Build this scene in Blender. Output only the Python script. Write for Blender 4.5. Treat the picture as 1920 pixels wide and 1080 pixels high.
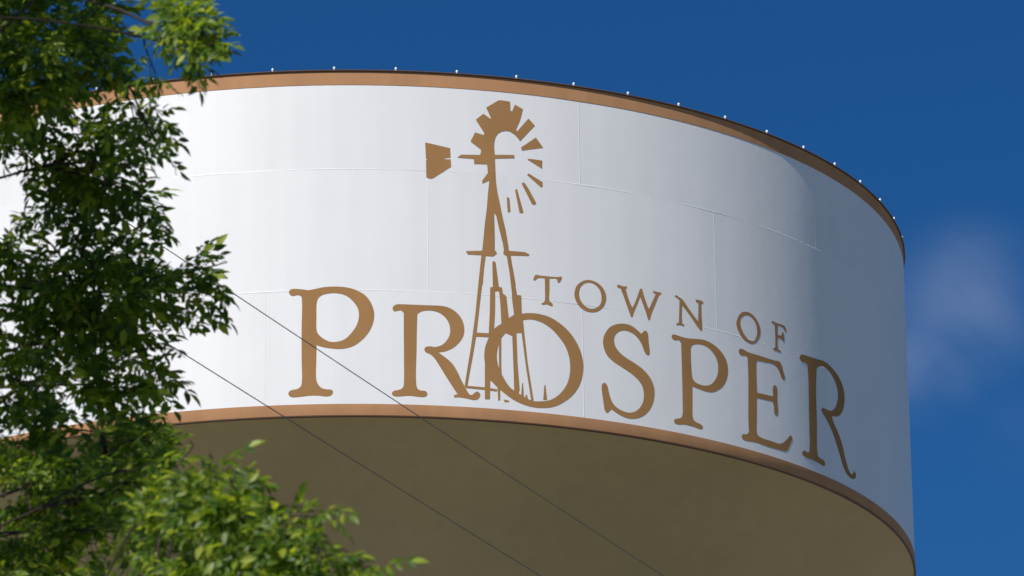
import bpy, bmesh, math, random
import numpy as np
from mathutils import Vector, Matrix
from mathutils.geometry import delaunay_2d_cdt

R = math.radians
scene = bpy.context.scene
for o in list(bpy.data.objects):
    bpy.data.objects.remove(o)

# ------------------------------------------------------------------ camera
EYE = Vector((0.0, 0.0, 1.7))
TOWER = (0.0, 93.954)                 # axis of the tank
TR = 10.0                             # tank radius
Z0 = 1.7 + 27.549                     # bottom edge of the white wall
cam_d = bpy.data.cameras.new('camera')
cam = bpy.data.objects.new('camera', cam_d)
scene.collection.objects.link(cam)
cr = Vector((0.99955201, -0.02715367, -0.01258798))
cu = Vector((0.00287294, -0.33159627, 0.94341701))
cf = Vector((0.02979136, 0.94303053, 0.33136971))
cam.matrix_world = Matrix(((cr.x, cu.x, -cf.x, EYE.x), (cr.y, cu.y, -cf.y, EYE.y),
                           (cr.z, cu.z, -cf.z, EYE.z), (0, 0, 0, 1)))
cam_d.sensor_width = 36.0
cam_d.lens = 36.0 * 10369.25 / 1920.0
cam_d.clip_start = 0.5
cam_d.clip_end = 20000.0
cam_d.dof.use_dof = True
cam_d.dof.focus_distance = 90.0
cam_d.dof.aperture_fstop = 10.0
scene.camera = cam

# ------------------------------------------------------------------ sky and sun
SUN_EL, SUN_AZ = R(43.0), R(-37.5)    # azimuth seen from the tower, 0 = towards the camera
sun_dir = Vector((math.cos(SUN_EL) * math.sin(SUN_AZ), -math.cos(SUN_EL) * math.cos(SUN_AZ), math.sin(SUN_EL)))
world = bpy.data.worlds.new('World')
scene.world = world
world.use_nodes = True
wn, wl = world.node_tree.nodes, world.node_tree.links
wn.clear()
w_out = wn.new('ShaderNodeOutputWorld')
w_bg = wn.new('ShaderNodeBackground')
w_bg.inputs['Strength'].default_value = 0.079
sky = wn.new('ShaderNodeTexSky')
sky.sky_type = 'NISHITA'
sky.sun_disc = False
sky.sun_elevation = SUN_EL
sky.sun_rotation = math.atan2(sun_dir.x, sun_dir.y)
sky.altitude = 300.0
sky.air_density = 1.0
sky.dust_density = 0.0
sky.ozone_density = 3.0
# a polarised, saturated sky: one even grade over the whole dome
hsv = wn.new('ShaderNodeHueSaturation')
hsv.inputs['Saturation'].default_value = 1.25
hsv.inputs['Value'].default_value = 0.55
wl.new(sky.outputs[0], hsv.inputs['Color'])
# thin high cloud wisps, scattered all round the sky
tc = wn.new('ShaderNodeTexCoord')
def wmath(op, a, b=None, clamp=False):
    n = wn.new('ShaderNodeMath'); n.operation = op; n.use_clamp = clamp
    for i, v in enumerate((a, b)):
        if v is None: continue
        if isinstance(v, (int, float)): n.inputs[i].default_value = v
        else: wl.new(v, n.inputs[i])
    return n.outputs[0]
nz = wn.new('ShaderNodeTexNoise')
nz.noise_dimensions = '4D'; nz.inputs['W'].default_value = 13.6
nz.inputs['Scale'].default_value = 24.0
nz.inputs['Detail'].default_value = 5.0
nz.inputs['Roughness'].default_value = 0.5
nz.inputs['Distortion'].default_value = 0.7
wl.new(tc.outputs['Generated'], nz.inputs['Vector'])
def wisp(d3, rad, amount):
    """soft cloud patch in a direction of the sky"""
    d = wn.new('ShaderNodeVectorMath'); d.operation = 'DISTANCE'
    wl.new(tc.outputs['Generated'], d.inputs[0]); d.inputs[1].default_value = Vector(d3).normalized()
    m = wn.new('ShaderNodeMapRange'); m.interpolation_type = 'SMOOTHSTEP'
    m.inputs['From Min'].default_value = rad; m.inputs['From Max'].default_value = 0.0
    m.inputs['To Max'].default_value = amount
    wl.new(d.outputs['Value'], m.inputs['Value'])
    return m.outputs[0]
mask = None
for d3, rad, amount in (((0.1118, 0.9386, 0.3265), 0.020, 1), ((0.1051, 0.9427, 0.3167), 0.015, 0.9), ((0.1198, 0.9447, 0.3052), 0.012, 0.2),
        ((-0.7, 1.0, 0.42), 0.06, 0.8), ((0.8, 1.0, 0.3), 0.07, 0.9), ((-1.0, 0.3, 0.5), 0.08, 0.9), ((1.0, -0.4, 0.35), 0.09, 0.9), ((0.2, -1.0, 0.4), 0.08, 0.8),
        ((-0.8, -0.9, 0.5), 0.08, 0.8), ((1.0, 0.4, 0.7), 0.06, 0.8), ((-0.3, 1.0, 0.9), 0.05, 0.7), ((0.45, 1.0, 0.2), 0.05, 0.8), ((-0.5, 1.0, 0.22), 0.05, 0.8)):
    m = wisp(d3, rad, amount)
    mask = m if mask is None else wmath('MAXIMUM', mask, m)
nr = wn.new('ShaderNodeMapRange'); nr.interpolation_type = 'SMOOTHSTEP'
nr.inputs['From Min'].default_value = 0.28; nr.inputs['From Max'].default_value = 0.78
wl.new(nz.outputs['Fac'], nr.inputs['Value'])
cl = wmath('MULTIPLY', wmath('MULTIPLY', mask, nr.outputs[0]), 0.35, True)
mix = wn.new('ShaderNodeMix'); mix.data_type = 'RGBA'
wl.new(cl, mix.inputs['Factor'])
tint = wn.new('ShaderNodeVectorMath'); tint.operation = 'MULTIPLY'
wl.new(hsv.outputs[0], tint.inputs[0]); tint.inputs[1].default_value = (0.46, 1.0, 1.42)
wl.new(tint.outputs[0], mix.inputs['A'])
mix.inputs['B'].default_value = (5.2, 6.0, 8.0, 1)
wl.new(mix.outputs['Result'], w_bg.inputs['Color'])
wl.new(w_bg.outputs[0], w_out.inputs[0])

sun_l = bpy.data.lights.new('sun', 'SUN')
sun_l.energy = 5.0
sun_l.angle = R(0.5)
sun_l.color = (1.0, 0.945, 0.88)
sun_o = bpy.data.objects.new('sun', sun_l)
sun_o.rotation_euler = sun_dir.to_track_quat('Z', 'Y').to_euler()
sun_o.location = (-40, -60, 80)
scene.collection.objects.link(sun_o)

vs = scene.view_settings
vs.view_transform = 'Standard'; vs.look = 'None'; vs.exposure = 0.05; vs.gamma = 1.0; vs.use_curve_mapping = False
scene.render.resolution_x, scene.render.resolution_y = 1024, 576

# ------------------------------------------------------------------ helpers
C = scene.collection
rng = random.Random(11)
nrng = np.random.default_rng(5)

def link(o, parent=None):
    C.objects.link(o)
    if parent is not None: o.parent = parent
    return o
def mesh_obj(name, verts, faces, mat, parent=None, smooth=False):
    me = bpy.data.meshes.new(name)
    me.from_pydata(verts, [], faces); me.update()
    if smooth: me.polygons.foreach_set('use_smooth', [True] * len(me.polygons))
    me.materials.append(mat)
    return link(bpy.data.objects.new(name, me), parent)
def tag(o, label=None, cat=None, group=None, kind=None):
    for k, v in (('label', label), ('category', cat), ('group', group), ('kind', kind)):
        if v: o[k] = v
    return o
def empty(name, loc):
    o = bpy.data.objects.new(name, None); o.location = loc
    return link(o)

def paint_mat(name, col, rough=0.4, var=0.06, scale=0.6, bump=0.0, streak=0.0, spec=0.4, coat=0.0):
    m = bpy.data.materials.new(name); m.use_nodes = True
    n, l = m.node_tree.nodes, m.node_tree.links
    b = n['Principled BSDF']
    b.inputs['Roughness'].default_value = rough
    b.inputs['Specular IOR Level'].default_value = spec
    b.inputs['Diffuse Roughness'].default_value = 0.4
    t = n.new('ShaderNodeTexCoord')
    no = n.new('ShaderNodeTexNoise'); no.inputs['Scale'].default_value = scale; no.inputs['Detail'].default_value = 5
    l.new(t.outputs['Object'], no.inputs['Vector'])
    r = n.new('ShaderNodeMapRange')
    r.inputs['From Min'].default_value = 0.3; r.inputs['From Max'].default_value = 0.7
    r.inputs['To Min'].default_value = 1 - var; r.inputs['To Max'].default_value = 1 + var * 0.4
    l.new(no.outputs['Fac'], r.inputs['Value'])
    fac = r.outputs[0]
    if streak:
        mp = n.new('ShaderNodeMapping'); mp.inputs['Scale'].default_value = (2.2, 2.2, 0.09)
        l.new(t.outputs['Object'], mp.inputs['Vector'])
        n2 = n.new('ShaderNodeTexNoise'); n2.inputs['Scale'].default_value = 1.6; n2.inputs['Detail'].default_value = 4
        l.new(mp.outputs[0], n2.inputs['Vector'])
        r2 = n.new('ShaderNodeMapRange')
        r2.inputs['From Min'].default_value = 0.35; r2.inputs['From Max'].default_value = 0.7
        r2.inputs['To Min'].default_value = 1.0; r2.inputs['To Max'].default_value = 1 - streak
        l.new(n2.outputs['Fac'], r2.inputs['Value'])
        mm = n.new('ShaderNodeMath'); mm.operation = 'MULTIPLY'
        l.new(fac, mm.inputs[0]); l.new(r2.outputs[0], mm.inputs[1]); fac = mm.outputs[0]
    vm = n.new('ShaderNodeVectorMath'); vm.operation = 'SCALE'
    vm.inputs[0].default_value = col; l.new(fac, vm.inputs['Scale'])
    l.new(vm.outputs[0], b.inputs['Base Color'])
    if bump:
        n3 = n.new('ShaderNodeTexNoise'); n3.inputs['Scale'].default_value = 1.1; n3.inputs['Detail'].default_value = 3
        l.new(t.outputs['Object'], n3.inputs['Vector'])
        bp = n.new('ShaderNodeBump'); bp.inputs['Strength'].default_value = 1.0; bp.inputs['Distance'].default_value = bump
        l.new(n3.outputs['Fac'], bp.inputs['Height']); l.new(bp.outputs[0], b.inputs['Normal'])
    return m

M = {
    'white': paint_mat('white_tank_paint', (0.81, 0.815, 0.82), 0.4, 0.025, 0.5, 0.006, 0.035, 0.5),
    'bronze': paint_mat('bronze_band_paint', (0.505, 0.275, 0.14), 0.7, 0.09, 0.8, 0.0, 0.10, 0.06),
    'letter': paint_mat('brown_letter_paint', (0.385, 0.215, 0.088), 0.7, 0.07, 1.2, 0.0, 0.06, 0.06),
    'trim': paint_mat('dark_brown_trim_paint', (0.10, 0.055, 0.035), 0.5, 0.1, 1.0),
    'bowl': paint_mat('tan_bowl_paint', (0.48, 0.37, 0.195), 0.5, 0.10, 0.35, 0.01, 0.06, 0.3),
    'concrete': paint_mat('tan_pedestal', (0.40, 0.36, 0.28), 0.8, 0.15, 0.7, 0.02, 0.1, 0.2),
    'knob': paint_mat('white_knob', (0.85, 0.85, 0.85), 0.3, 0.0, 1.0),
    'wire': paint_mat('weathered_cable', (0.12, 0.115, 0.11), 0.6, 0.1, 3.0),
    'bark': paint_mat('grey_brown_bark', (0.06, 0.047, 0.036), 0.9, 0.35, 9.0, 0.03, 0.2, 0.2),
}

# ------------------------------------------------------------------ ground
def ground_mat():
    m = bpy.data.materials.new('dry_grass_ground'); m.use_nodes = True
    n, l = m.node_tree.nodes, m.node_tree.links
    b = n['Principled BSDF']; b.inputs['Roughness'].default_value = 0.95
    t = n.new('ShaderNodeTexCoord')
    a = n.new('ShaderNodeTexNoise'); a.inputs['Scale'].default_value = 0.05; a.inputs['Detail'].default_value = 8
    l.new(t.outputs['Object'], a.inputs['Vector'])
    r = n.new('ShaderNodeValToRGB')
    r.color_ramp.elements[0].position = 0.35; r.color_ramp.elements[0].color = (0.145, 0.15, 0.115, 1)
    r.color_ramp.elements[1].position = 0.65; r.color_ramp.elements[1].color = (0.255, 0.25, 0.215, 1)
    l.new(a.outputs['Fac'], r.inputs[0]); l.new(r.outputs[0], b.inputs['Base Color'])
    return m
S = 9000
g = mesh_obj('ground', [(-S, -S, 0), (S, -S, 0), (S, S, 0), (-S, S, 0)], [(0, 1, 2, 3)], ground_mat())
tag(g, kind='structure')

# ------------------------------------------------------------------ water tower
tower = empty('water_tower', (TOWER[0], TOWER[1], 0))
tag(tower, 'round white water tower tank with bronze bands, brown windmill emblem and town lettering', 'water tower')
TOP = 5.465                            # white wall height
SEAM1, SEAM2 = 1.925, 4.005

def cyl(rad, th, z):                   # th = 0 faces the camera, positive to the right
    return (rad * math.sin(th), -rad * math.cos(th), z)

def revolve(name, prof, mat, n=288, parent=tower, smooth=True, flute=None):
    vs_, fs = [], []
    k = len(prof)
    for i in range(n):
        th = 2 * math.pi * i / n
        for (r_, z_) in prof:
            rr = r_ if flute is None else flute(r_, z_, th)
            vs_.append(cyl(rr, th, z_))
    for i in range(n):
        j = (i + 1) % n
        for q in range(k - 1):
            fs.append((i * k + q, j * k + q, j * k + q + 1, i * k + q + 1))
    o = mesh_obj(name, vs_, fs, mat, parent, smooth)
    o.data.set_sharp_from_angle(angle=R(25))
    return o

wall = revolve('tank_wall', [(TR - 0.05, Z0 - 0.15), (TR - 0.05, Z0 + TOP + 0.1)], M['white'])

# steel wall plates: three courses of twelve, each a curved sheet that dips a few mm at its welds
def plate_mesh(z_lo, z_hi, span, seed):
    q = random.Random(seed)
    nu, nv = 30, 8
    vs_, fs = [], []
    pk1, pk2 = q.uniform(0.0005, 0.0025), q.uniform(0.0005, 0.0025)
    for i in range(nu + 1):
        u = i / nu
        th = (u - 0.5) * span
        su, eu = u * span * TR, (1 - u) * span * TR
        for j in range(nv + 1):
            v = j / nv
            hz = (z_hi - z_lo)
            dip = pk1 * math.exp(-su / 0.28) + pk2 * math.exp(-eu / 0.28)
            dip += 0.0006 * (math.exp(-v * hz / 0.2) + math.exp(-(1 - v) * hz / 0.2))
            vs_.append(cyl(TR - dip, th, z_lo + v * hz))
    for i in range(nu):
        for j in range(nv):
            a = i * (nv + 1) + j
            fs.append((a, a + nv + 1, a + nv + 2, a + 1))
    me = bpy.data.meshes.new('plate'); me.from_pydata(vs_, [], fs); me.update()
    me.polygons.foreach_set('use_smooth', [True] * len(me.polygons))
    me.materials.append(M['white'])
    return me
courses = ((Z0, Z0 + SEAM1, 22.4), (Z0 + SEAM1, Z0 + SEAM2, 37.5), (Z0 + SEAM2, Z0 + TOP, 22.4))
span = R(30.0)
for ci, (za, zb, off) in enumerate(courses):
    variants = [plate_mesh(za, zb, span, ci * 10 + s) for s in range(3)]
    for i in range(12):
        o = bpy.data.objects.new('plate', variants[(i * 7 + ci) % 3])
        o.rotation_euler.z = R(off + 15.0 + 30.0 * i)
        link(o, wall)

def bead_ring(name, z, rad, w, h, mat, th0=0.0, th1=2 * math.pi, n=288, parent=wall):
    prof = [(-w / 2, -0.004), (-w / 3.2, h * 0.75), (0, h), (w / 3.2, h * 0.75), (w / 2, -0.004)]
    vs_, fs = [], []
    for i in range(n + 1):
        th = th0 + (th1 - th0) * i / n
        w_ = 0.7 + 0.3 * (0.5 + 0.5 * math.sin(th * 23 + 2.1 * math.sin(th * 7 + z))) ** 1.5
        for dz, dr in prof: vs_.append(cyl(rad + (dr if dr < 0 else dr * w_), th, z + dz))
    k = len(prof)
    for i in range(n):
        for q in range(k - 1):
            a = i * k + q
            fs.append((a, a + k, a + k + 1, a + 1))
    return mesh_obj(name, vs_, fs, mat, parent, True)
for z in (Z0 + SEAM1, Z0 + SEAM2):
    bead_ring('weld_seam', z, TR - 0.003, 0.034, 0.0038, M['white'])
def bead_vert(th, za, zb):
    prof = [(-0.014, -0.004), (-0.008, 0.0026), (0.0, 0.0035), (0.008, 0.0026), (0.014, -0.004)]
    vs_, fs = [], []
    for z in (za, zb):
        for ds, dr in prof: vs_.append(cyl(TR - 0.004 + dr, th + ds / TR, z))
    for q in range(4): fs.append((q, q + 1, q + 6, q + 5))
    return mesh_obj('weld_seam', vs_, fs, M['white'], wall, True)
for za, zb, off in courses:
    for i in range(12): bead_vert(R(off + 30 * i), za + 0.01, zb - 0.01)

# bronze bands, rim trim, roof
revolve('bottom_band', [(TR - 0.03, Z0 - 0.20), (TR + 0.004, Z0 - 0.19), (TR + 0.006, Z0 - 0.185), (TR + 0.006, Z0 - 0.003), (TR - 0.01, Z0)], M['bronze'])
revolve('bottom_lip', [(TR - 0.03, Z0 - 0.196), (TR + 0.008, Z0 - 0.197), (TR + 0.014, Z0 - 0.206), (TR + 0.008, Z0 - 0.216), (TR - 0.05, Z0 - 0.218)], M['trim'])
revolve('top_band', [(TR - 0.01, Z0 + TOP), (TR + 0.006, Z0 + TOP + 0.003), (TR + 0.006, Z0 + TOP + 0.232), (TR - 0.03, Z0 + TOP + 0.234)], M['bronze'])
ZL = Z0 + TOP + 0.235
roof = revolve('roof', [(TR - 0.06, ZL), (TR + 0.028, ZL), (TR + 0.036, ZL + 0.012), (TR + 0.02, ZL + 0.03), (TR - 0.3, ZL + 0.09),
                 (TR - 2.0, ZL + 0.45), (TR - 5.0, ZL + 0.95), (TR - 8.0, ZL + 1.22), (0.6, ZL + 1.32), (0.02, ZL + 1.33)], M['trim'], n=288)
# white knobs along the roof edge
kv, kf = [], []
nk, rk = 10, 0.021
for j, (rr, zz) in enumerate(((0.012, -0.01), (0.012, 0.01), (rk * 0.8, 0.014), (rk, 0.032), (rk * 0.8, 0.05), (rk * 0.3, 0.058))):
    for i in range(nk):
        a = 2 * math.pi * i / nk
        kv.append((rr * math.cos(a), rr * math.sin(a), zz))
for j in range(5):
    for i in range(nk):
        kf.append((j * nk + i, j * nk + (i + 1) % nk, (j + 1) * nk + (i + 1) % nk, (j + 1) * nk + i))
kf.append(tuple(5 * nk + i for i in range(nk)))
kme = bpy.data.meshes.new('roof_knob'); kme.from_pydata(kv, [], kf); kme.update()
kme.polygons.foreach_set('use_smooth', [True] * len(kme.polygons)); kme.materials.append(M['knob'])
for i in range(62):
    o = bpy.data.objects.new('roof_knob', kme)
    o.location = cyl(TR + 0.018, R(-1.15 + 5.76 * (i - 31)), ZL + 0.022)
    link(o, roof)

# flared underside and fluted pedestal
prof = []
r0, z0 = TR - 0.02, Z0 - 0.212
prof.append((r0, z0))
steps = 40
beta0, beta1 = 62.0, 4.0
r_, z_ = r0, z0
RC = 4.3
while r_ > RC and len(prof) < 400:
    t = (r0 - r_) / (r0 - RC)
    if t < 0.30: b = beta0 + (48 - beta0) * (t / 0.30)
    else: b = 48 + (beta1 - 48) * ((t - 0.30) / 0.70) ** 1.1
    ds = 0.12
    r_ -= ds * math.sin(R(b)); z_ -= ds * math.cos(R(b))
    prof.append((r_, z_))
zb = z_
bowl = revolve('tank_bowl', prof[::-1], M['bowl'], n=192)
def flute(r_, z_, th):
    return r_ - 0.09 * (0.5 + 0.5 * math.cos(th * 24)) ** 6
revolve('pedestal', [(RC - 0.02, 0.0)] + [(RC - 0.02, zb * k / 12.0) for k in range(1, 12)] + [(RC - 0.02, zb - 0.02)], M['concrete'], n=288, flute=flute)

# ---- painted lettering and emblem (outlines in metres: arc length round the wall, height above its foot)
PAINT = {
    'p_large': [('+',[(-0.939,1.911),(-0.91,1.95),(-0.85,1.96),(-0.729,1.948),(-0.626,1.932),(-0.523,1.948),(-0.385,1.976),(-0.197,1.985),(-0.025,1.973),(0.146,1.923),(0.3,1.824),(0.394,1.68),(0.433,1.517),(0.41,1.353),(0.332,1.19),(0.212,1.054),(0.075,0.963),(-0.096,0.924),(-0.267,0.935),(-0.404,0.962),(-0.494,0.996,1),(-0.498,0.744),(-0.503,0.456),(-0.486,0.366),(-0.422,0.275),(-0.337,0.246),(-0.251,0.236),(-0.231,0.2),(-0.26,0.146),(-0.32,0.126),(-0.456,0.141),(-0.592,0.145),(-0.729,0.132),(-0.866,0.124),(-0.926,0.144),(-0.946,0.19),(-0.921,0.234),(-0.866,0.25),(-0.797,0.265),(-0.746,0.309),(-0.729,0.389),(-0.732,0.749),(-0.733,1.291),(-0.729,1.78),(-0.743,1.835,1),(-0.798,1.851),(-0.867,1.839),(-0.918,1.859)]),('-',[(-0.489,1.72),(-0.463,1.792),(-0.403,1.842),(-0.266,1.871),(-0.163,1.87),(-0.026,1.833),(0.094,1.732),(0.171,1.606),(0.187,1.479),(0.153,1.334),(0.075,1.207),(-0.028,1.099),(-0.13,1.054),(-0.267,1.047),(-0.369,1.093),(-0.446,1.158),(-0.489,1.231),(-0.496,1.466)])],
    'r_small': [('+',[(0.728,1.622),(0.746,1.658),(0.798,1.69),(0.901,1.693),(1.108,1.691),(1.316,1.69),(1.507,1.691),(1.646,1.665),(1.768,1.59),(1.854,1.478),(1.891,1.335),(1.878,1.207),(1.816,1.094),(1.71,0.989),(1.587,0.923),(1.466,0.895,1),(1.586,0.811),(1.69,0.717),(1.776,0.577),(1.835,0.445),(1.887,0.349),(1.938,0.253),(1.973,0.21),(2.017,0.213),(2.052,0.251),(2.105,0.269),(2.143,0.23),(2.13,0.175),(2.086,0.133),(2.016,0.123),(1.946,0.137),(1.859,0.15),(1.772,0.154),(1.719,0.147,1),(1.706,0.183,1),(1.772,0.208,1),(1.712,0.294),(1.635,0.416),(1.549,0.556),(1.464,0.697),(1.395,0.802),(1.327,0.862),(1.266,0.887),(1.237,0.931),(1.258,0.977),(1.328,0.994),(1.414,0.987),(1.519,1.024),(1.606,1.11),(1.656,1.23),(1.652,1.357),(1.601,1.472),(1.506,1.558),(1.384,1.598),(1.263,1.597),(1.176,1.571),(1.128,1.533,1),(1.119,1.297),(1.111,0.935),(1.099,0.394),(1.119,0.278),(1.167,0.243),(1.244,0.237),(1.279,0.203),(1.27,0.157),(1.226,0.134),(1.115,0.137),(0.994,0.148),(0.874,0.136),(0.772,0.13),(0.72,0.15),(0.712,0.19),(0.747,0.226),(0.824,0.242),(0.884,0.28),(0.901,0.334),(0.907,0.748),(0.907,1.291),(0.909,1.544,1),(0.866,1.585),(0.806,1.578),(0.754,1.568)])],
    'o_big': [('+',[(2.871,1.657),(2.999,1.678),(3.163,1.677),(3.329,1.645),(3.494,1.567),(3.642,1.457),(3.771,1.308),(3.862,1.128),(3.906,0.933),(3.897,0.75),(3.842,0.562),(3.736,0.386),(3.584,0.242),(3.397,0.131),(3.212,0.085),(3.03,0.08),(2.85,0.114),(2.671,0.189),(2.53,0.285),(2.407,0.384),(2.311,0.512),(2.25,0.661),(2.217,0.84),(2.228,1.003),(2.274,1.152),(2.346,1.284),(2.401,1.37),(2.509,1.452),(2.617,1.533),(2.726,1.607)]),('-',[(2.979,1.567),(3.107,1.561),(3.234,1.52),(3.362,1.443),(3.49,1.32),(3.6,1.169),(3.662,0.994),(3.678,0.814),(3.656,0.648),(3.607,0.516),(3.512,0.378),(3.399,0.276),(3.288,0.219),(3.159,0.193),(3.032,0.185),(2.888,0.235),(2.762,0.305),(2.638,0.384),(2.533,0.538),(2.463,0.677),(2.426,0.855),(2.441,1.019),(2.487,1.168),(2.578,1.303),(2.687,1.412),(2.833,1.526)])],
    's_big': [('+',[(4.989,1.581,1),(5.073,1.65),(5.113,1.62),(5.129,1.457),(5.146,1.295),(5.134,1.241),(5.083,1.239),(5.043,1.287),(5.005,1.382),(4.946,1.473),(4.867,1.544),(4.767,1.583),(4.667,1.59),(4.567,1.553),(4.496,1.478),(4.475,1.393),(4.502,1.287),(4.579,1.198),(4.697,1.124),(4.855,1.056),(5.015,0.971),(5.135,0.863),(5.204,0.737),(5.221,0.593),(5.186,0.423),(5.1,0.273),(4.976,0.163),(4.833,0.105),(4.694,0.094),(4.556,0.129),(4.44,0.185),(4.401,0.207,1),(4.365,0.166),(4.322,0.133),(4.284,0.164),(4.263,0.289),(4.241,0.449),(4.234,0.575),(4.254,0.623),(4.293,0.638),(4.332,0.606),(4.359,0.501),(4.395,0.379),(4.461,0.279),(4.578,0.214),(4.716,0.192),(4.836,0.224),(4.939,0.312),(5.002,0.431),(5.016,0.561),(4.988,0.684),(4.909,0.781),(4.791,0.864),(4.633,0.941),(4.457,1.025),(4.342,1.118),(4.286,1.238),(4.275,1.365),(4.311,1.479),(4.401,1.602),(4.53,1.676),(4.67,1.706),(4.81,1.691),(4.929,1.627)])],
    'p_small': [('+',[(5.584,1.636),(5.606,1.672),(5.66,1.681),(5.768,1.669),(5.92,1.666),(6.098,1.689),(6.278,1.702),(6.437,1.669),(6.596,1.59),(6.71,1.475),(6.757,1.318),(6.734,1.147),(6.659,1.002),(6.538,0.895),(6.386,0.823),(6.228,0.816),(6.094,0.833),(5.984,0.849,1),(5.977,0.613),(5.979,0.302),(6.021,0.255),(6.142,0.222),(6.181,0.193),(6.162,0.149),(6.106,0.143),(5.985,0.157),(5.811,0.163),(5.639,0.142),(5.593,0.171),(5.603,0.209),(5.652,0.236),(5.717,0.256),(5.761,0.3),(5.776,0.577),(5.778,1.128),(5.775,1.551,1),(5.733,1.599),(5.657,1.585),(5.604,1.597)]),('-',[(5.982,1.534),(6.05,1.587),(6.162,1.609),(6.286,1.602),(6.398,1.55),(6.499,1.45),(6.541,1.329),(6.537,1.199),(6.487,1.078),(6.391,0.967),(6.276,0.917),(6.141,0.91),(6.042,0.937),(5.988,1.001),(5.971,1.163),(5.966,1.346)])],
    'e_big': [('+',[(7.017,1.67),(7.043,1.709),(7.105,1.722),(7.229,1.697),(7.406,1.696),(7.666,1.694),(7.88,1.697),(8.003,1.708),(8.057,1.664),(8.094,1.561),(8.14,1.46),(8.115,1.417),(8.06,1.422),(8.008,1.513),(7.93,1.597),(7.823,1.628),(7.636,1.612),(7.453,1.598,1),(7.421,1.554,1),(7.415,1.274),(7.418,1.042,1),(7.431,1.032,1),(7.798,1.053,1),(7.82,1.068,1),(7.818,1.197),(7.861,1.263),(7.915,1.248),(7.918,1.016),(7.927,0.786),(7.892,0.735),(7.844,0.748),(7.831,0.884),(7.808,0.963,1),(7.427,0.939,1),(7.409,0.92,1),(7.397,0.621),(7.395,0.306),(7.477,0.269),(7.738,0.261),(7.953,0.263),(8.065,0.316),(8.167,0.405),(8.241,0.474),(8.29,0.443),(8.234,0.327),(8.143,0.186),(8.086,0.164),(7.867,0.151),(7.602,0.148),(7.346,0.158),(7.121,0.138),(7.047,0.151),(7.03,0.193),(7.063,0.237),(7.149,0.251),(7.201,0.302,1),(7.199,0.578),(7.224,1.231),(7.22,1.602,1),(7.176,1.62),(7.076,1.604),(7.028,1.625)])],
    'r_large': [('+',[(8.558,1.91),(8.59,1.965),(8.667,1.994),(8.853,2.004),(9.109,2.024),(9.343,2.039),(9.548,1.99),(9.757,1.895),(9.897,1.763),(9.954,1.589),(9.911,1.407),(9.827,1.271),(9.673,1.163),(9.494,1.125,1),(9.524,1.039),(9.657,0.905),(9.791,0.733),(9.888,0.514),(9.972,0.367),(10.061,0.268),(10.16,0.275),(10.205,0.353,1),(10.282,0.298),(10.236,0.22),(10.133,0.184),(9.979,0.2),(9.853,0.279),(9.736,0.455),(9.606,0.666),(9.445,0.887),(9.284,1.033),(9.188,1.102),(9.158,1.151),(9.21,1.198,1),(9.361,1.194),(9.5,1.221),(9.611,1.307),(9.691,1.442),(9.719,1.582),(9.673,1.721),(9.573,1.826),(9.438,1.903),(9.269,1.934),(9.135,1.908),(9.051,1.848,1),(9.014,1.471),(9.008,0.906),(8.998,0.324),(9.044,0.28),(9.189,0.26),(9.219,0.211),(9.183,0.165),(9.07,0.174),(8.849,0.185),(8.635,0.19),(8.562,0.209),(8.555,0.254),(8.611,0.296),(8.686,0.286),(8.747,0.3,1),(8.767,0.38),(8.776,0.849),(8.794,1.603),(8.782,1.844,1),(8.706,1.866),(8.615,1.854)])],
    't_town': [('+',[(3.062,2.254),(3.075,2.305),(3.106,2.345),(3.167,2.341),(3.303,2.341),(3.439,2.345),(3.501,2.352),(3.551,2.364),(3.557,2.334),(3.518,2.256,1),(3.481,2.252,1),(3.475,2.298),(3.451,2.316),(3.339,2.303,1),(3.336,2.113),(3.335,1.918),(3.382,1.886),(3.387,1.844),(3.356,1.835),(3.289,1.858),(3.209,1.843),(3.194,1.863),(3.246,1.896),(3.259,2.104),(3.259,2.3,1),(3.179,2.297),(3.13,2.286),(3.092,2.245)])],
    'o_town': [('+',[(4.025,2.367),(4.096,2.367),(4.185,2.343),(4.275,2.282),(4.332,2.192),(4.347,2.096),(4.321,1.994),(4.267,1.913),(4.176,1.845),(4.072,1.819),(3.97,1.83),(3.882,1.873),(3.814,1.95),(3.778,2.043),(3.779,2.129),(3.813,2.231),(3.877,2.301),(3.955,2.348)]),('-',[(4.031,2.321),(4.108,2.317),(4.184,2.275),(4.235,2.215),(4.259,2.132),(4.257,2.034),(4.223,1.956),(4.164,1.905),(4.086,1.878),(4.01,1.884),(3.94,1.924),(3.884,1.996),(3.858,2.066),(3.859,2.139),(3.882,2.216),(3.934,2.278),(3.979,2.308)])],
    'w_town': [('+',[(4.551,2.341),(4.585,2.365),(4.657,2.351),(4.738,2.358,1),(4.74,2.33,1),(4.71,2.316,1),(4.747,2.193),(4.798,2.066),(4.837,2.011,1),(4.879,2.091),(4.944,2.249),(4.987,2.361,1),(5.022,2.367,1),(5.072,2.209),(5.137,2.047,1),(5.158,2.051,1),(5.223,2.185),(5.289,2.314,1),(5.234,2.341,1),(5.242,2.367,1),(5.318,2.362),(5.395,2.363,1),(5.397,2.333,1),(5.352,2.312,1),(5.278,2.145),(5.204,1.985),(5.16,1.855,1),(5.132,1.84,1),(5.081,1.989),(5.016,2.15),(4.984,2.219,1),(4.934,2.1),(4.862,1.941),(4.827,1.843,1),(4.8,1.845,1),(4.755,1.961),(4.68,2.158),(4.617,2.308,1),(4.564,2.312,1)])],
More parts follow.
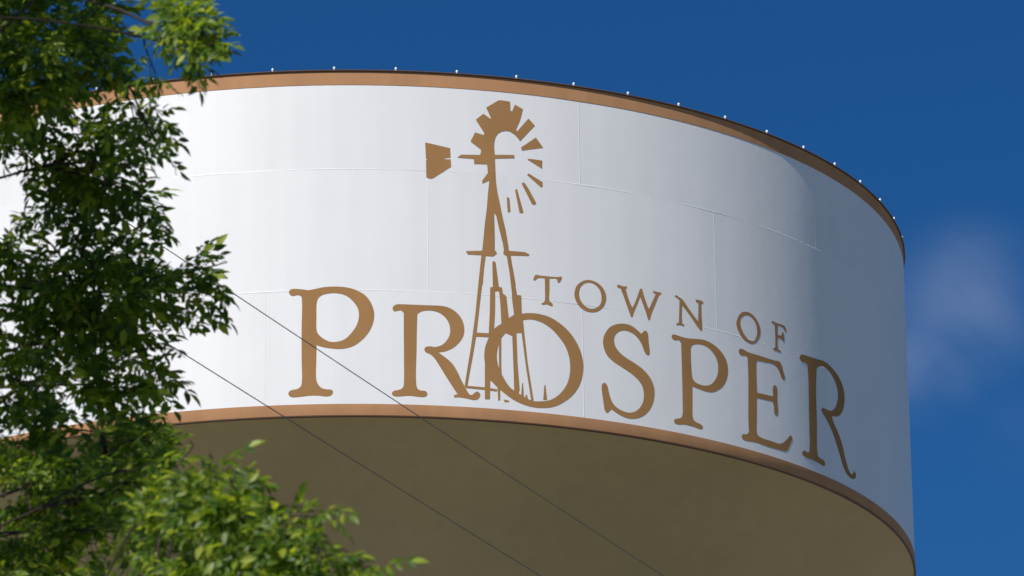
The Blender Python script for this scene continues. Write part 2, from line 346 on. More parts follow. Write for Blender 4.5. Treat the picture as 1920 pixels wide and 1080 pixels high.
    'n_town': [('+',[(5.671,2.345),(5.694,2.374),(5.758,2.349),(5.829,2.319),(5.943,2.192),(6.057,2.079),(6.137,2.001,1),(6.15,2.183),(6.154,2.32,1),(6.102,2.335,1),(6.096,2.365),(6.126,2.377),(6.246,2.37),(6.26,2.342,1),(6.214,2.32,1),(6.211,2.134),(6.218,1.949),(6.218,1.875,1),(6.192,1.846,1),(6.112,1.916),(5.997,2.042),(5.883,2.156),(5.812,2.217,1),(5.8,2.054),(5.803,1.907,1),(5.846,1.884),(5.838,1.862),(5.759,1.868),(5.694,1.856),(5.687,1.879),(5.738,1.901,1),(5.75,2.082),(5.763,2.294,1),(5.714,2.328)])],
    'o_of': [('+',[(7.214,2.397),(7.298,2.401),(7.398,2.364),(7.481,2.296),(7.538,2.197),(7.542,2.098),(7.495,1.987),(7.423,1.909),(7.336,1.866),(7.235,1.866),(7.129,1.905),(7.041,1.985),(6.988,2.085),(6.982,2.158),(7.018,2.253),(7.079,2.335),(7.146,2.379)]),('-',[(7.22,2.342),(7.295,2.343),(7.379,2.303),(7.444,2.225),(7.466,2.13),(7.453,2.028),(7.407,1.949),(7.346,1.91),(7.271,1.914),(7.181,1.966),(7.109,2.05),(7.068,2.14),(7.075,2.228),(7.127,2.296)])],
    'f_of': [('+',[(7.832,2.354),(7.855,2.384),(7.946,2.375),(8.075,2.382),(8.168,2.373),(8.208,2.333),(8.202,2.281),(8.173,2.274,1),(8.138,2.328),(8.074,2.347),(7.981,2.34,1),(7.977,2.164,1),(8.085,2.184,1),(8.106,2.245),(8.134,2.246),(8.141,2.103),(8.108,2.089),(8.083,2.133,1),(7.971,2.118,1),(7.966,1.923,1),(8.053,1.901),(8.043,1.88),(7.961,1.885),(7.861,1.88),(7.856,1.903),(7.908,1.928,1),(7.918,2.074),(7.912,2.348,1),(7.863,2.346)])],
    'vane': [('+',[(1.277,4.49,1),(1.361,4.478,1),(1.688,4.414,1),(1.693,4.249,1),(1.593,4.231,1),(1.593,4.216,1),(1.693,4.222,1),(1.703,4.093,1),(1.403,3.879,1),(1.356,3.865,1),(1.292,3.886,1),(1.288,4.182,1),(1.312,4.195,1),(1.288,4.207,1)])],
    'wheel': [('+',[(2.296,5.166,1),(2.508,5.314,1),(2.563,5.319,1),(2.702,5.31,1),(2.707,5.142,1),(2.737,5.145,1),(2.787,5.267,1),(2.921,5.202,1),(2.871,5.004,1),(2.793,4.821,1),(2.823,4.806,1),(3.017,5.047,1),(3.124,4.938,1),(2.864,4.636,1),(2.822,4.694,1),(2.768,4.744,1),(2.695,4.786,1),(2.623,4.792,1),(2.55,4.772,1),(2.489,4.729,1),(2.446,4.663,1),(2.425,4.574,1),(2.42,4.487,1),(2.43,4.352,1),(2.438,4.031,1),(2.313,4.02,1),(2.302,4.18,1),(2.082,4.169,1),(2.083,4.255,1),(1.852,4.257,1),(1.805,4.264,1),(1.876,4.314,1),(2.185,4.331,1),(2.204,4.407,1),(2.186,4.436,1),(2.027,4.554,1),(2.106,4.719,1),(2.248,4.683,1),(2.261,4.715,1),(2.12,4.94,1),(2.247,5.056,1),(2.366,4.979,1),(2.378,4.986,1)]),('+',[(2.418,4.353,1),(2.763,4.383,1),(2.762,4.328,1),(2.424,4.289,1)])],
    'blade0': [('+',[(2.881,4.526,1),(3.142,4.729,1),(3.267,4.563,1),(2.898,4.472,1)])],
    'blade1': [('+',[(2.988,4.327,1),(3.013,4.345,1),(3.247,4.34,1),(3.241,4.194,1)])],
    'blade2': [('+',[(2.978,4.059,1),(3.009,4.087,1),(3.245,3.965,1),(3.246,3.885,1),(3.221,3.867,1)])],
    'blade3': [('+',[(2.884,3.895,1),(2.903,3.921,1),(2.933,3.918,1),(2.999,3.826,1),(3.131,3.588,1),(3.106,3.55,1),(3.057,3.555,1)])],
    'blade4': [('+',[(2.769,3.772,1),(2.792,3.799,1),(2.809,3.776,1),(2.908,3.404,1),(2.895,3.384,1),(2.841,3.384,1)])],
    'blade5': [('+',[(2.626,3.622,1),(2.644,3.643,1),(2.671,3.62,1),(2.687,3.394,1),(2.659,3.373,1),(2.639,3.383,1)])],
    'mast': [('+',[(2.337,4.041,1),(2.307,4.022,1),(2.216,3.889,1),(2.215,3.837,1),(2.341,3.905,1),(2.372,3.988,1)]),('+',[(2.313,4.045,1),(2.439,4.056,1),(2.443,3.902,1),(2.429,3.734,1),(2.412,3.357,1),(2.408,3.301,1),(2.413,2.934,1),(2.411,2.695,1),(2.434,2.684,1),(2.446,2.643,1),(2.379,2.592,1),(2.261,2.591,1),(2.254,2.572,1),(2.228,2.375,1),(2.202,2.093,1),(2.137,2.088,1),(2.15,2.247,1),(2.176,2.481,1),(2.195,2.58,1),(2.201,2.599,1),(1.959,2.594,1),(1.93,2.65,1),(2.202,2.678,1),(2.222,2.863,1),(2.255,3.172,1),(2.288,3.421,1),(2.309,3.668,1),(2.335,3.899,1)]),('+',[(2.401,3.904,1),(2.443,3.902,1),(2.465,3.731,1),(2.51,3.501,1),(2.555,3.259,1),(2.601,3.054,1),(2.634,2.837,1),(2.65,2.712,1),(2.922,2.717,1),(2.998,2.688,1),(2.982,2.656,1),(2.655,2.633,1),(2.667,2.619,1),(2.713,2.416,1),(2.757,2.139,1),(2.691,2.133,1),(2.652,2.41,1),(2.619,2.615,1),(2.577,2.636,1),(2.554,2.658,1),(2.566,2.72,1),(2.55,2.829,1),(2.493,3.069,1),(2.447,3.286,1),(2.406,3.357,1)]),('+',[(2.187,2.595,1),(2.258,2.6,1),(2.206,2.203,1),(2.157,1.798,1),(2.089,1.229,1),(2.023,0.845,1),(1.977,0.607,1),(1.927,0.324,1),(1.887,0.349,1),(1.934,0.64,1),(1.999,1.024,1),(2.075,1.573,1),(2.134,2.124,1)]),('+',[(2.072,1.268,1),(2.319,1.273,1),(2.31,1.205,1),(2.062,1.2,1)]),('+',[(1.904,0.357,1),(2.229,0.35,1),(2.424,0.331,1),(2.414,0.294,1),(2.22,0.307,1),(1.904,0.318,1)]),('+',[(2.61,2.639,1),(2.677,2.645,1),(2.718,2.355,1),(2.776,1.967,1),(2.695,1.96,1),(2.655,2.349,1)]),('+',[(2.691,1.965,1),(2.848,1.965,1),(2.853,1.655,1),(2.852,1.555,1),(2.726,1.607,1),(2.694,1.877,1)]),('+',[(2.369,2.49,1),(2.396,2.519,1),(2.423,2.494,1),(2.472,2.077,1),(2.525,2.073,1),(2.537,1.973,1),(2.595,1.933,1),(2.619,1.688,1),(2.635,1.535,1),(2.508,1.433,1),(2.495,1.787,1),(2.476,2.005,1),(2.408,1.999,1),(2.404,1.671,1),(2.386,1.378,1),(2.373,1.259,1),(2.292,1.244,1),(2.314,1.591,1),(2.329,2.057,1),(2.373,2.069,1)]),('+',[(2.509,1.461,1),(2.626,1.552,1),(2.726,1.625,1),(2.861,1.574,1),(2.867,1.328,1),(2.758,1.315,1),(2.685,1.258,1),(2.578,1.299,1),(2.502,1.22,1),(2.453,1.311,1)]),('+',[(2.686,1.312,1),(2.758,1.319,1),(2.769,0.811,1),(2.799,0.362,1),(2.78,0.288,1),(2.709,0.336,1),(2.704,0.625,1)]),('+',[(2.843,1.563,1),(2.873,1.538,1),(2.901,1.223,1),(2.941,0.827,1),(3.032,0.203,1),(2.995,0.178,1),(2.913,0.752,1),(2.848,1.309,1)]),('+',[(2.463,1.257,1),(2.503,1.26,1),(2.496,0.716,1),(2.506,0.527,1),(2.458,0.569,1)]),('+',[(2.226,0.84,1),(2.323,0.848,1),(2.391,0.599,1),(2.46,0.424,1),(2.389,0.41,1),(2.31,0.476,1),(2.301,0.156,1),(2.218,0.151,1)]),('+',[(2.428,0.386,1),(2.474,0.353,1),(2.471,0.155,1),(2.439,0.143,1)])],
    'grass': [('+',[(3.224,0.475,1),(3.242,0.476,1),(3.266,0.226,1),(3.2,0.219,1)]),('+',[(2.846,0.475,1),(2.86,0.476,1),(2.873,0.197,1),(2.819,0.219,1)]),('+',[(2.903,0.281,1),(2.924,0.283,1),(2.945,0.186,1),(2.891,0.199,1)]),('+',[(2.532,0.168,1),(2.617,0.157,1),(2.626,0.131,1),(2.546,0.124,1)])],
}

def spline(pts):
    """closed Catmull-Rom through the points; a third value marks a corner"""
    n = len(pts); out = []
    P_ = [Vector((p[0], p[1])) for p in pts]
    cor = [len(p) > 2 for p in pts]
    if all(cor): return [tuple(p) for p in P_]
    for i in range(n):
        p1, p2 = P_[i], P_[(i + 1) % n]
        p0 = P_[i - 1] if not cor[i] else p1 + (p1 - p2)
        p3 = P_[(i + 2) % n] if not cor[(i + 1) % n] else p2 + (p2 - p1)
        d1 = max((p1 - p0).length, 1e-4) ** 0.5; d2 = max((p2 - p1).length, 1e-4) ** 0.5; d3 = max((p3 - p2).length, 1e-4) ** 0.5
        m1 = (p1 - p0) / d1 - (p2 - p0) / (d1 + d2) + (p2 - p1) / d2
        m2 = (p2 - p1) / d2 - (p3 - p1) / (d2 + d3) + (p3 - p2) / d3
        m1 *= d2; m2 *= d2
        for s in range(4):
            t = s / 4; t2, t3 = t * t, t * t * t
            q = p1 * (2 * t3 - 3 * t2 + 1) + m1 * (t3 - 2 * t2 + t) + p2 * (3 * t2 - 2 * t3) + m2 * (t3 - t2)
            out.append((q.x, q.y))
    return out
def inside(pt, poly):
    x, y = pt; c = False; j = len(poly) - 1
    for i in range(len(poly)):
        xi, yi = poly[i]; xj, yj = poly[j]
        if (yi > y) != (yj > y) and x < (xj - xi) * (y - yi) / (yj - yi) + xi: c = not c
        j = i
    return c
def paint(name, key, off, parent, label=None, mat='letter'):
    contours = [(k, spline(p)) for k, p in PAINT[key]]
    vs_, ed = [], []
    for k, pts in contours:
        b = len(vs_); n = len(pts)
        vs_ += [Vector(p) for p in pts]
        ed += [(b + i, b + (i + 1) % n) for i in range(n)]
    xs = [v.x for v in vs_]; ys = [v.y for v in vs_]
    x = math.ceil(min(xs) / 0.16) * 0.16 + 0.0137
    while x < max(xs):
        b = len(vs_); vs_ += [Vector((x, min(ys) - 0.05)), Vector((x, max(ys) + 0.05))]; ed.append((b, b + 1)); x += 0.16
    v2, e2, f2, *_ = delaunay_2d_cdt(vs_, ed, [], 0, 1e-5)
    keep = []
    for f in f2:
        c = sum((v2[i] for i in f), Vector((0, 0))) / len(f)
        if any(k == '+' and inside(c, p) for k, p in contours) and not any(k == '-' and inside(c, p) for k, p in contours):
            keep.append(f)
    used = sorted({i for f in keep for i in f}); mp = {u: i for i, u in enumerate(used)}
    vv = [cyl(TR + off, v2[u].x / TR, Z0 + v2[u].y) for u in used]
    o = mesh_obj(name, vv, [tuple(mp[i] for i in f) for f in keep], M[mat], parent, False)
    nrm = []
    for v in vv:
        l_ = math.hypot(v[0], v[1]); nrm.append((v[0] / l_, v[1] / l_, 0))
    o.data.polygons.foreach_set('use_smooth', [True] * len(o.data.polygons))
    o.data.normals_split_custom_set_from_vertices(nrm)
    if label: o['label'] = label
    return o
for key, lab in (('p_large', 'large painted brown letter P at the start of the big word'), ('r_small', 'painted brown letter R beside the windmill'),
                 ('o_big', 'painted brown letter O overlapped by the windmill'), ('s_big', 'painted brown letter S'),
                 ('p_small', 'smaller painted brown letter P'), ('e_big', 'painted brown letter E'), ('r_large', 'large shaded letter R at the end of the big word'),
                 ('t_town', 'small brown letter T'), ('o_town', 'small brown letter O of the first small word'), ('w_town', 'small brown letter W'),
                 ('n_town', 'small brown letter N'), ('o_of', 'small brown letter O of the second small word'), ('f_of', 'small brown letter F')):
    paint('letter', key, 0.0026, tower, lab)
emb = paint('windmill_emblem', 'mast', 0.0038, tower, 'painted brown windmill emblem with tall tapering mast')
paint('tail_vane', 'vane', 0.0026, emb); paint('wind_wheel', 'wheel', 0.0048, emb)
for i in range(6): paint('wheel_blade', 'blade%d' % i, 0.0026, emb)
paint('grass_tuft', 'grass', 0.0020, emb)

# ------------------------------------------------------------------ overhead wires
def wire(name, a, b, ext0, ext1, rad, label):
    a, b = Vector(a), Vector(b)
    d = (b - a); L = d.length; d /= L
    pts = []
    n = 60
    for i in range(n + 1):
        s = -ext0 + (L + ext0 + ext1) * i / n
        p = a + d * s
        p.z += 0.0004 * (s - L / 2) ** 2
        pts.append(p)
    side = d.cross(Vector((0, 0, 1))).normalized(); up_ = side.cross(d)
    vs_, fs = [], []
    for p in pts:
        for k in range(6):
            t = k * math.pi / 3
            vs_.append(tuple(p + side * (rad * math.cos(t)) + up_ * (rad * math.sin(t))))
    for i in range(n):
        for k in range(6):
            fs.append((i * 6 + k, i * 6 + (k + 1) % 6, (i + 1) * 6 + (k + 1) % 6, (i + 1) * 6 + k))
    o = mesh_obj(name, vs_, fs, M['wire'], None, True)
    return tag(o, label, 'wire', 'overhead wires')
def ray(x, y):                         # direction of a point of the 1920 x 1080 view
    return cf + cr * ((x - 960) / 10369.25) + cu * ((540 - y) / 10369.25)
def at_depth(x, y, d):
    v = ray(x, y); return EYE + v * (d / v.y)
def at_height(x, y, z):
    v = ray(x, y); return EYE + v * ((z - EYE.z) / v.z)
w1 = at_depth(250, 428, 44.0); w1b = at_height(1240, 1080, w1.z)
wire('overhead_wire', w1, w1b, 25, 30, 0.0046, 'thin dark overhead wire crossing the first big letter, upper of two')
w2 = at_depth(350, 668, 44.0); w2b = at_height(1012, 1080, w2.z)
wire('overhead_wire', w2, w2b, 25, 30, 0.0046, 'thin dark overhead wire crossing below the first big letter, lower of two')

# ------------------------------------------------------------------ tree
def leaf_mat():
    m = bpy.data.materials.new('ash_leaf'); m.use_nodes = True
    n, l = m.node_tree.nodes, m.node_tree.links
    n.clear()
    out = n.new('ShaderNodeOutputMaterial')
    geo = n.new('ShaderNodeNewGeometry')
    rp = n.new('ShaderNodeValToRGB')
    e = rp.color_ramp.elements
    e[0].position = 0.0; e[0].color = (0.040, 0.088, 0.010, 1)
    e[1].position = 1.0; e[1].color = (0.27, 0.33, 0.025, 1)
    e.new(0.6).color = (0.105, 0.175, 0.014, 1)
    l.new(geo.outputs['Random Per Island'], rp.inputs[0])
    d = n.new('ShaderNodeBsdfPrincipled'); d.inputs['Roughness'].default_value = 0.45
    d.inputs['Specular IOR Level'].default_value = 0.35
    l.new(rp.outputs[0], d.inputs['Base Color'])
    t = n.new('ShaderNodeBsdfTranslucent')
    hs = n.new('ShaderNodeMix'); hs.data_type = 'RGBA'; hs.blend_type = 'MULTIPLY'; hs.inputs['Factor'].default_value = 1.0
    l.new(rp.outputs[0], hs.inputs['A']); hs.inputs['B'].default_value = (2.3, 2.2, 1.0, 1)
    l.new(hs.outputs['Result'], t.inputs['Color'])
    mx = n.new('ShaderNodeMixShader'); mx.inputs[0].default_value = 0.42
    l.new(d.outputs[0], mx.inputs[1]); l.new(t.outputs[0], mx.inputs[2]); l.new(mx.outputs[0], out.inputs[0])
    return m
LEAF = leaf_mat()

def compound_leaf(seed):
    """pinnate leaf along +X: rachis and seven folded, drooping leaflets"""
    q = random.Random(seed)
    V, F = [], []
    L = 0.14
    def rach(t): return Vector((L * t, 0, -0.03 * t * t))
    for i in range(3):
        b = len(V)
        p, p2 = rach(i / 3), rach((i + 1) / 3); w = 0.0012
        V += [p + Vector((0, -w, 0)), p + Vector((0, w, 0)), p2 + Vector((0, w, 0)), p2 + Vector((0, -w, 0))]
        F += [(b, b + 1, b + 2), (b, b + 2, b + 3)]
    spec = []
    for t in (0.36, 0.62, 0.86):
        for s in (-1, 1): spec.append((t + q.uniform(-.04, .04), s * R(q.uniform(40, 68)), q.uniform(0.8, 1.05)))
    spec.append((1.0, R(q.uniform(-12, 12)), 1.1))
    for t, a, sc in spec:
        ln, wd = 0.066 * sc, 0.0148 * sc
        o = rach(t)
        dirv = Vector((math.cos(a), math.sin(a), q.uniform(-0.55, 0.15))).normalized()
        side = dirv.cross(Vector((0, 0, 1))).normalized()
        nrm = side.cross(dirv)
        tw = q.uniform(-0.7, 0.7)
        side, nrm = side * math.cos(tw) + nrm * math.sin(tw), nrm * math.cos(tw) - side * math.sin(tw)
        b = len(V)
        base = o + dirv * 0.004
        m1, m2 = base + dirv * ln * 0.36 - nrm * 0.003, base + dirv * ln * 0.68 - nrm * 0.007
        tip = base + dirv * ln - nrm * 0.016
        V += [base, m1, m1 + side * wd + nrm * 0.004, m1 - side * wd + nrm * 0.004,
              m2, m2 + side * wd * 0.78 + nrm * 0.003, m2 - side * wd * 0.78 + nrm * 0.003, tip]
        F += [(b, b + 2, b + 1), (b, b + 1, b + 3), (b + 1, b + 2, b + 5), (b + 1, b + 5, b + 4), (b + 1, b + 4, b + 6), (b + 1, b + 6, b + 3),
              (b + 4, b + 5, b + 7), (b + 4, b + 7, b + 6)]
    return np.array([tuple(v) for v in V]), np.array(F)
VAR = [compound_leaf(s) for s in range(8)]

TRUNK = Vector((-5.2, 27.6, 0))
tree = empty('tree', TRUNK)
tag(tree, 'leafy green tree with feathery leaves partly hiding the left side of the tank', 'tree')

# clumps in view: (x, y, rx, ry in view pixels, how full, depth in metres)
CL = [
 # top left mass
 (30, 40, 70, 60, 1.0, 27.5), (120, 40, 70, 50, 1.0, 28.5), (175, 45, 42, 45, .9, 28), (70, 115, 75, 45, 1.0, 27), (165, 115, 60, 45, .95, 27.5),
 (205, 120, 24, 26, .6, 28), (40, 175, 60, 35, .9, 27), (120, 172, 40, 20, .5, 28),
 # bright sprig against the sky
 (335, 40, 40, 34, 1.0, 24.5), (368, 48, 36, 36, .9, 24), (375, 105, 28, 28, .8, 24), (335, 92, 36, 28, .8, 24.5), (292, 138, 18, 20, .6, 25), (398, 102, 18, 16, .35, 23.8),
 (300, 48, 18, 24, .5, 25),
 # hanging tips before the white wall
 (225, 205, 30, 14, .35, 28), (252, 225, 40, 28, .7, 28), (281, 255, 34, 28, .65, 27.5), (307, 270, 16, 24, .35, 27.5), (215, 265, 40, 40, .8, 28.5),
 (50, 230, 50, 40, .8, 29), (165, 265, 50, 40, .95, 29), (95, 290, 45, 35, .6, 29), (20, 260, 30, 50, .7, 28.5), (30, 300, 35, 26, .5, 29),
 (120, 330, 70, 36, .7, 29), (200, 330, 60, 45, 1.0, 29), (256, 310, 36, 26, .45, 28.5), (290, 320, 16, 18, .25, 28.5),
 (230, 385, 60, 34, .75, 29.5), (150, 395, 60, 45, .9, 29.5), (281, 378, 30, 14, .35, 29), (281, 412, 30, 20, .4, 29), (85, 410, 40, 40, .5, 30), (20, 415, 28, 26, .4, 30), (307, 385, 8, 10, .2, 29),
 (50, 480, 70, 45, 1.0, 29.5), (150, 480, 70, 45, 1.0, 29.5), (235, 480, 55, 38, .8, 30), (290, 490, 45, 32, .7, 30),
 (80, 550, 90, 50, 1.0, 29), (190, 545, 70, 45, 1.1, 29), (264, 540, 60, 45, 1.1, 29.5), (338, 530, 45, 42, .9, 30), (381, 535, 34, 40, .65, 30), (411, 560, 18, 26, .45, 30), (426, 492, 28, 22, .13, 30), (396, 500, 25, 25, .3, 30),
 (60, 640, 80, 50, .9, 29), (160, 630, 70, 40, .9, 29.5), (239, 610, 60, 34, .7, 29.5), (298, 590, 45, 30, .75, 30), (361, 600, 34, 24, .6, 30), (346, 630, 25, 14, .3, 30),
 (50, 730, 70, 50, 1.0, 28.5), (140, 715, 60, 50, .85, 29), (225, 690, 55, 45, .75, 29.5), (277, 680, 40, 36, .55, 29.5), (281, 735, 28, 38, .7, 29.5), (230, 755, 55, 36, .9, 29), (325, 655, 14, 14, .25, 29.5),
 (30, 830, 55, 45, .8, 28), (120, 810, 60, 40, .8, 28), (210, 820, 60, 50, 1.1, 28), (285, 830, 36, 48, 1.0, 27.5), (310, 880, 28, 40, .8, 26), (150, 880, 70, 40, .8, 27.5),
 (50, 920, 70, 50, 1.1, 27), (150, 950, 70, 50, 1.0, 27), (240, 920, 60, 50, 1.1, 26.5), (60, 1010, 70, 45, 1.0, 26), (170, 1020, 60, 36, .8, 26), (255, 1000, 45, 45, .8, 25.5), (30, 1060, 40, 20, .5, 26),
 # bright low bough, nearest the eye
 (363, 836, 20, 12, .4, 22.5), (359, 914, 42, 30, .7, 22), (424, 904, 45, 32, .8, 21.5), (456, 879, 14, 12, .25, 21.5), (322, 974, 50, 40, .9, 22), (396, 974, 60, 45, 1.1, 21.5), (470, 974, 50, 45, 1.0, 21),
 (322, 1054, 50, 40, .7, 22), (405, 1054, 60, 45, 1.1, 21.5), (490, 1044, 55, 45, 1.0, 21), (541, 1014, 36, 34, .7, 20.5), (568, 1064, 55, 40, 1.0, 20.5), (625, 1044, 30, 36, .7, 20.2), (588, 959, 40, 16, .3, 20.3), (625, 974, 20, 14, .3, 20.2), (557, 949, 12, 10, .2, 20.3),
 (719, 1099, 36, 10, .35, 20), (715, 1095, 40, 16, .6, 20), (560, 1110, 90, 30, .9, 20.5), (400, 1120, 90, 40, 1.0, 21.5), (250, 1110, 80, 40, .6, 24), (80, 1110, 80, 40, .6, 25.5),
]
clumps = []   # centre, radii (x, y, z), number of compound leaves, in view
for x, y, rx, ry, fill, d in CL:
    c = at_depth(x, y, d)
    k = d / 10369.25
    rxm, rzm = rx * k, ry * k
    rym = max(0.22, 0.9 * (rxm + rzm)) if fill > 0.5 else max(0.12, 0.6 * (rxm + rzm))
    n = max(2, int(fill * 0.019 * rx * ry * (1.0 if x < 250 and fill >= .7 else 0.85) * (1.35 if y < 200 else 1.0) * (29.0 / d) ** 1.8))
    clumps.append((c, rxm, rym, rzm, n, d / 29.0))
def view_px(p):
    v = p - EYE; w = v.dot(cf)
    return 960 + 10369.25 * v.dot(cr) / w, 540 - 10369.25 * v.dot(cu) / w
# the rest of the crown, left of and above the frame
cc, cr3 = Vector((-5.4, 26.6, 11.7)), Vector((4.3, 5.2, 4.6))
tries = 0; extra = 0
while extra < 250 and tries < 20000:
    tries += 1
    v = Vector((rng.gauss(0, 1), rng.gauss(0, 1), rng.gauss(0, 1))).normalized() * (rng.uniform(0.35, 1.0) ** 0.5)
    c = cc + Vector((v.x * cr3.x, v.y * cr3.y, v.z * cr3.z))
    px_, py_ = view_px(c)
    mg = 170
    if px_ > -mg and -mg - 60 < py_ < 1080 + mg: continue
    if px_ > 300 : continue
    clumps.append((c, rng.uniform(.4, .65), rng.uniform(.4, .65), rng.uniform(.3, .5), rng.randint(45, 70), 0)); extra += 1

# unseen leaf clumps added on the sunny side to shade the inner leaves
for x, y, rx, ry, fill, d in CL:
    if x > 235 or fill < .5: continue
    for k in range(1 if (y > 770 or y < 200) else rng.randint(0, 1)):
        c = at_depth(x, y, d) + sun_dir * rng.uniform(2.0, 4.2) + Vector((rng.uniform(-.3, .3), rng.uniform(-.3, .3), rng.uniform(-.3, .3)))
        px_, py_ = view_px(c)
        if px_ > -170 and -230 < py_ < 1250: continue
        clumps.append((c, rng.uniform(.4, .6), rng.uniform(.4, .6), rng.uniform(.3, .45), 60, 0))

# wood: trunk, limbs, branches
def tube(pts, rads, n=7):
    vs_, fs = [], []
    for i, p in enumerate(pts):
        d = (pts[min(i + 1, len(pts) - 1)] - pts[max(i - 1, 0)]).normalized()
        s = d.cross(Vector((0.31, 0.17, 0.93)) if abs(d.z) < 0.95 else Vector((1, 0, 0))).normalized(); u = s.cross(d)
        for k in range(n):
            a = 2 * math.pi * k / n
            vs_.append(p + (s * math.cos(a) + u * math.sin(a)) * rads[i])
    for i in range(len(pts) - 1):
        for k in range(n):
            fs.append((i * n + k, i * n + (k + 1) % n, (i + 1) * n + (k + 1) % n, (i + 1) * n + k))
    return vs_, fs
def bend(a, b, n, sag, wob):
    side = Vector((rng.uniform(-1, 1), rng.uniform(-1, 1), rng.uniform(-.3, .3))) * wob
    return [a.lerp(b, i / n) + (Vector((0, 0, sag)) + side) * math.sin(math.pi * i / n) for i in range(n + 1)]
tp = [Vector((TRUNK.x + 0.12 * math.sin(z * 0.7), TRUNK.y + 0.1 * math.cos(z * 0.5), z)) for z in np.linspace(0, 14.2, 24)]
tr_ = [0.30 * (1 - (i / 23.0)) ** 0.8 + 0.02 + (0.12 if i == 0 else 0) for i in range(24)]
v_, f_ = tube(tp, tr_, 14)
trunk = mesh_obj('trunk', [tuple(v - TRUNK) for v in v_], f_, M['bark'], tree, True)
nodes = []       # wood points a branch may leave from: (point, radius, limb object)
for i in range(9, 24): nodes.append((tp[i], tr_[i], trunk))
limb_ends = [at_depth(250, 560, 29.6), at_depth(120, 300, 29), at_depth(150, 60, 28), at_depth(200, 860, 27.6), at_depth(60, 960, 26.6),
             at_depth(470, 1000, 21.3), at_depth(180, 720, 29.2)]
for k in range(9):
    a = rng.uniform(0, 2 * math.pi)
    limb_ends.append(cc + Vector((math.cos(a) * 3.2 - 0.8, math.sin(a) * 4.0, rng.uniform(-2.6, 3.4))))
limb_ends.append(at_depth(335, 85, 24.5))
for li, e in enumerate(limb_ends):
    h = max(4.0, min(12.5, e.z - rng.uniform(1.2, 2.8)))
    i0 = min(range(24), key=lambda i: abs(tp[i].z - h))
    pts = bend(tp[i0], e, 14, 0.35, 0.35)
    if li == len(limb_ends) - 1:       # the bough that carries the topmost sprig comes over from the upper crown
        i0 = min(range(24), key=lambda i: abs(tp[i].z - 12.6))
        via = at_depth(40, -190, 25.5)
        pts = [tp[i0].lerp(via, t).lerp(via.lerp(e, t), t) for t in (k / 14.0 for k in range(15))]
    rads = [max(0.006, tr_[i0] * (0.09 if li < 7 or li == len(limb_ends) - 1 else 0.3) * (1 - i / 14.0) ** 0.9 + 0.006) for i in range(15)]
    v_, f_ = tube(pts, rads, 9)
    lo = mesh_obj('limb', [tuple(v - TRUNK) for v in v_], f_, M['bark'], tree, True)
    for i in range(3, 15): nodes.append((pts[i], rads[i], lo))

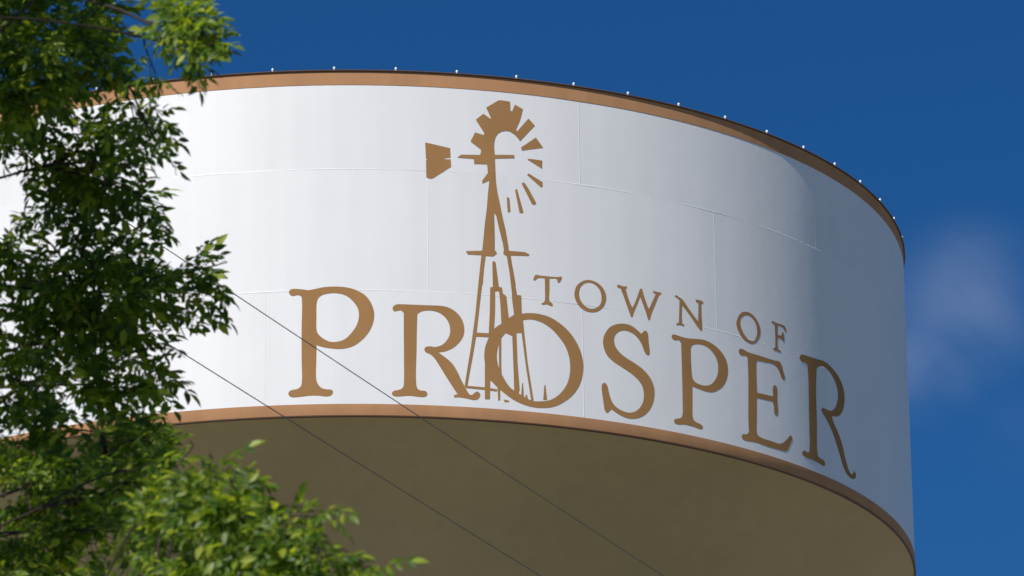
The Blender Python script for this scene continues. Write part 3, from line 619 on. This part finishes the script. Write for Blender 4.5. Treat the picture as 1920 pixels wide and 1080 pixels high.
leaves = []      # (position, direction, up, size, in view)
for c, rx, ry, rz, n, vis in clumps:
    best = min(nodes, key=lambda q: (q[0] - c).length + abs(q[0].y - c.y) * 0.3 + (0.5 if q[0].z > c.z + 0.2 else 0.0))
    pts = bend(best[0], c, 8, 0.05, 0.08)
    r0_ = min(best[1] * 0.6, 0.011)
    V, F = tube(pts, [r0_ * (1 - i / 8.0) + 0.0035 for i in range(9)], 5)
    V = list(V); F = list(F)
    grow = (c - best[0]).normalized() if (c - best[0]).length > 0.05 else Vector((1, 0, 0))
    made = 0
    while made < n:
        # a twig with a few compound leaves
        while True:
            q = Vector((rng.uniform(-1, 1), rng.uniform(-1, 1), rng.uniform(-1, 1)))
            if q.length < 1: break
        e = c + Vector((q.x * rx, q.y * ry, q.z * rz))
        s = pts[rng.randint(5, 8)]
        tw = bend(s, e, 3, 0.02, 0.02)
        v_, f_ = tube(tw, [0.0035, 0.003, 0.0022, 0.0014], 3)
        b = len(V); V += v_; F += [tuple(b + i for i in f) for f in f_]
        out = (e - c); out = (out.normalized() if out.length > 1e-4 else grow)
        for k in range(min(rng.randint(5, 9), n - made)):
            d = (out * 0.7 + grow * 0.4 + Vector((rng.gauss(0, .75), rng.gauss(0, .75), rng.gauss(-0.15, .55)))).normalized()
            up_ = (Vector((0, 0, 1)) + Vector((rng.gauss(0, .5), rng.gauss(0, .5), 0)) + Vector((-0.4, -0.75, 0))).normalized()
            p = tw[3].lerp(tw[2], rng.uniform(0, 1.3) if k else 0)
            leaves.append((p, d, up_, rng.uniform(0.75, 1.45) * (vis or 1.0), vis))
            made += 1
    o = mesh_obj('branch', [tuple(v - TRUNK) for v in V], F, M['bark'], best[2], True)

def leaf_matrix(p, d, up_, s):
    x = d; y = up_.cross(x)
    if y.length < 1e-3: y = Vector((0, 1, 0)).cross(x)
    y.normalize(); z = x.cross(y)
    return Matrix(((x.x * s, y.x * s, z.x * s, p.x), (x.y * s, y.y * s, z.y * s, p.y), (x.z * s, y.z * s, z.z * s, p.z), (0, 0, 0, 1)))
# the 300 leaves that show largest are parts of their own
cand = []
for i, (p, d, up_, s, vis) in enumerate(leaves):
    if not vis: continue
    px_, py_ = view_px(p)
    if 5 < px_ < 800 and 5 < py_ < 1075: cand.append((s / (p - EYE).length, i))
cand.sort(reverse=True)
single = {i for _, i in cand[:300]}
lm = []
for vv, ff in VAR:
    me = bpy.data.meshes.new('leaf'); me.from_pydata([tuple(v) for v in vv], [], [tuple(f) for f in ff]); me.update(); me.materials.append(LEAF); lm.append(me)
AV, AF, base = [], [], 0
off = Matrix.Translation(-TRUNK)
for i, (p, d, up_, s, vis) in enumerate(leaves):
    k = i % len(VAR)
    m = off @ leaf_matrix(p, d, up_, s)
    if i in single:
        o = bpy.data.objects.new('leaf', lm[k]); link(o, tree); o.matrix_local = m
        continue
    vv, ff = VAR[k]
    a = np.array(m)
    AV.append(vv @ a[:3, :3].T + a[:3, 3]); AF.append(ff + base); base += len(vv)
AV = np.concatenate(AV); AF = np.concatenate(AF)
me = bpy.data.meshes.new('foliage')
me.vertices.add(len(AV)); me.vertices.foreach_set('co', AV.astype(np.float32).ravel())
me.loops.add(AF.size); me.loops.foreach_set('vertex_index', AF.astype(np.int32).ravel())
me.polygons.add(len(AF)); me.polygons.foreach_set('loop_start', np.arange(0, AF.size, 3, dtype=np.int32))
me.update(calc_edges=True); me.validate()
me.materials.append(LEAF)
fo = link(bpy.data.objects.new('foliage', me), tree)
tag(fo, kind='stuff')
print('leaves', len(leaves), 'foliage tris', len(AF))
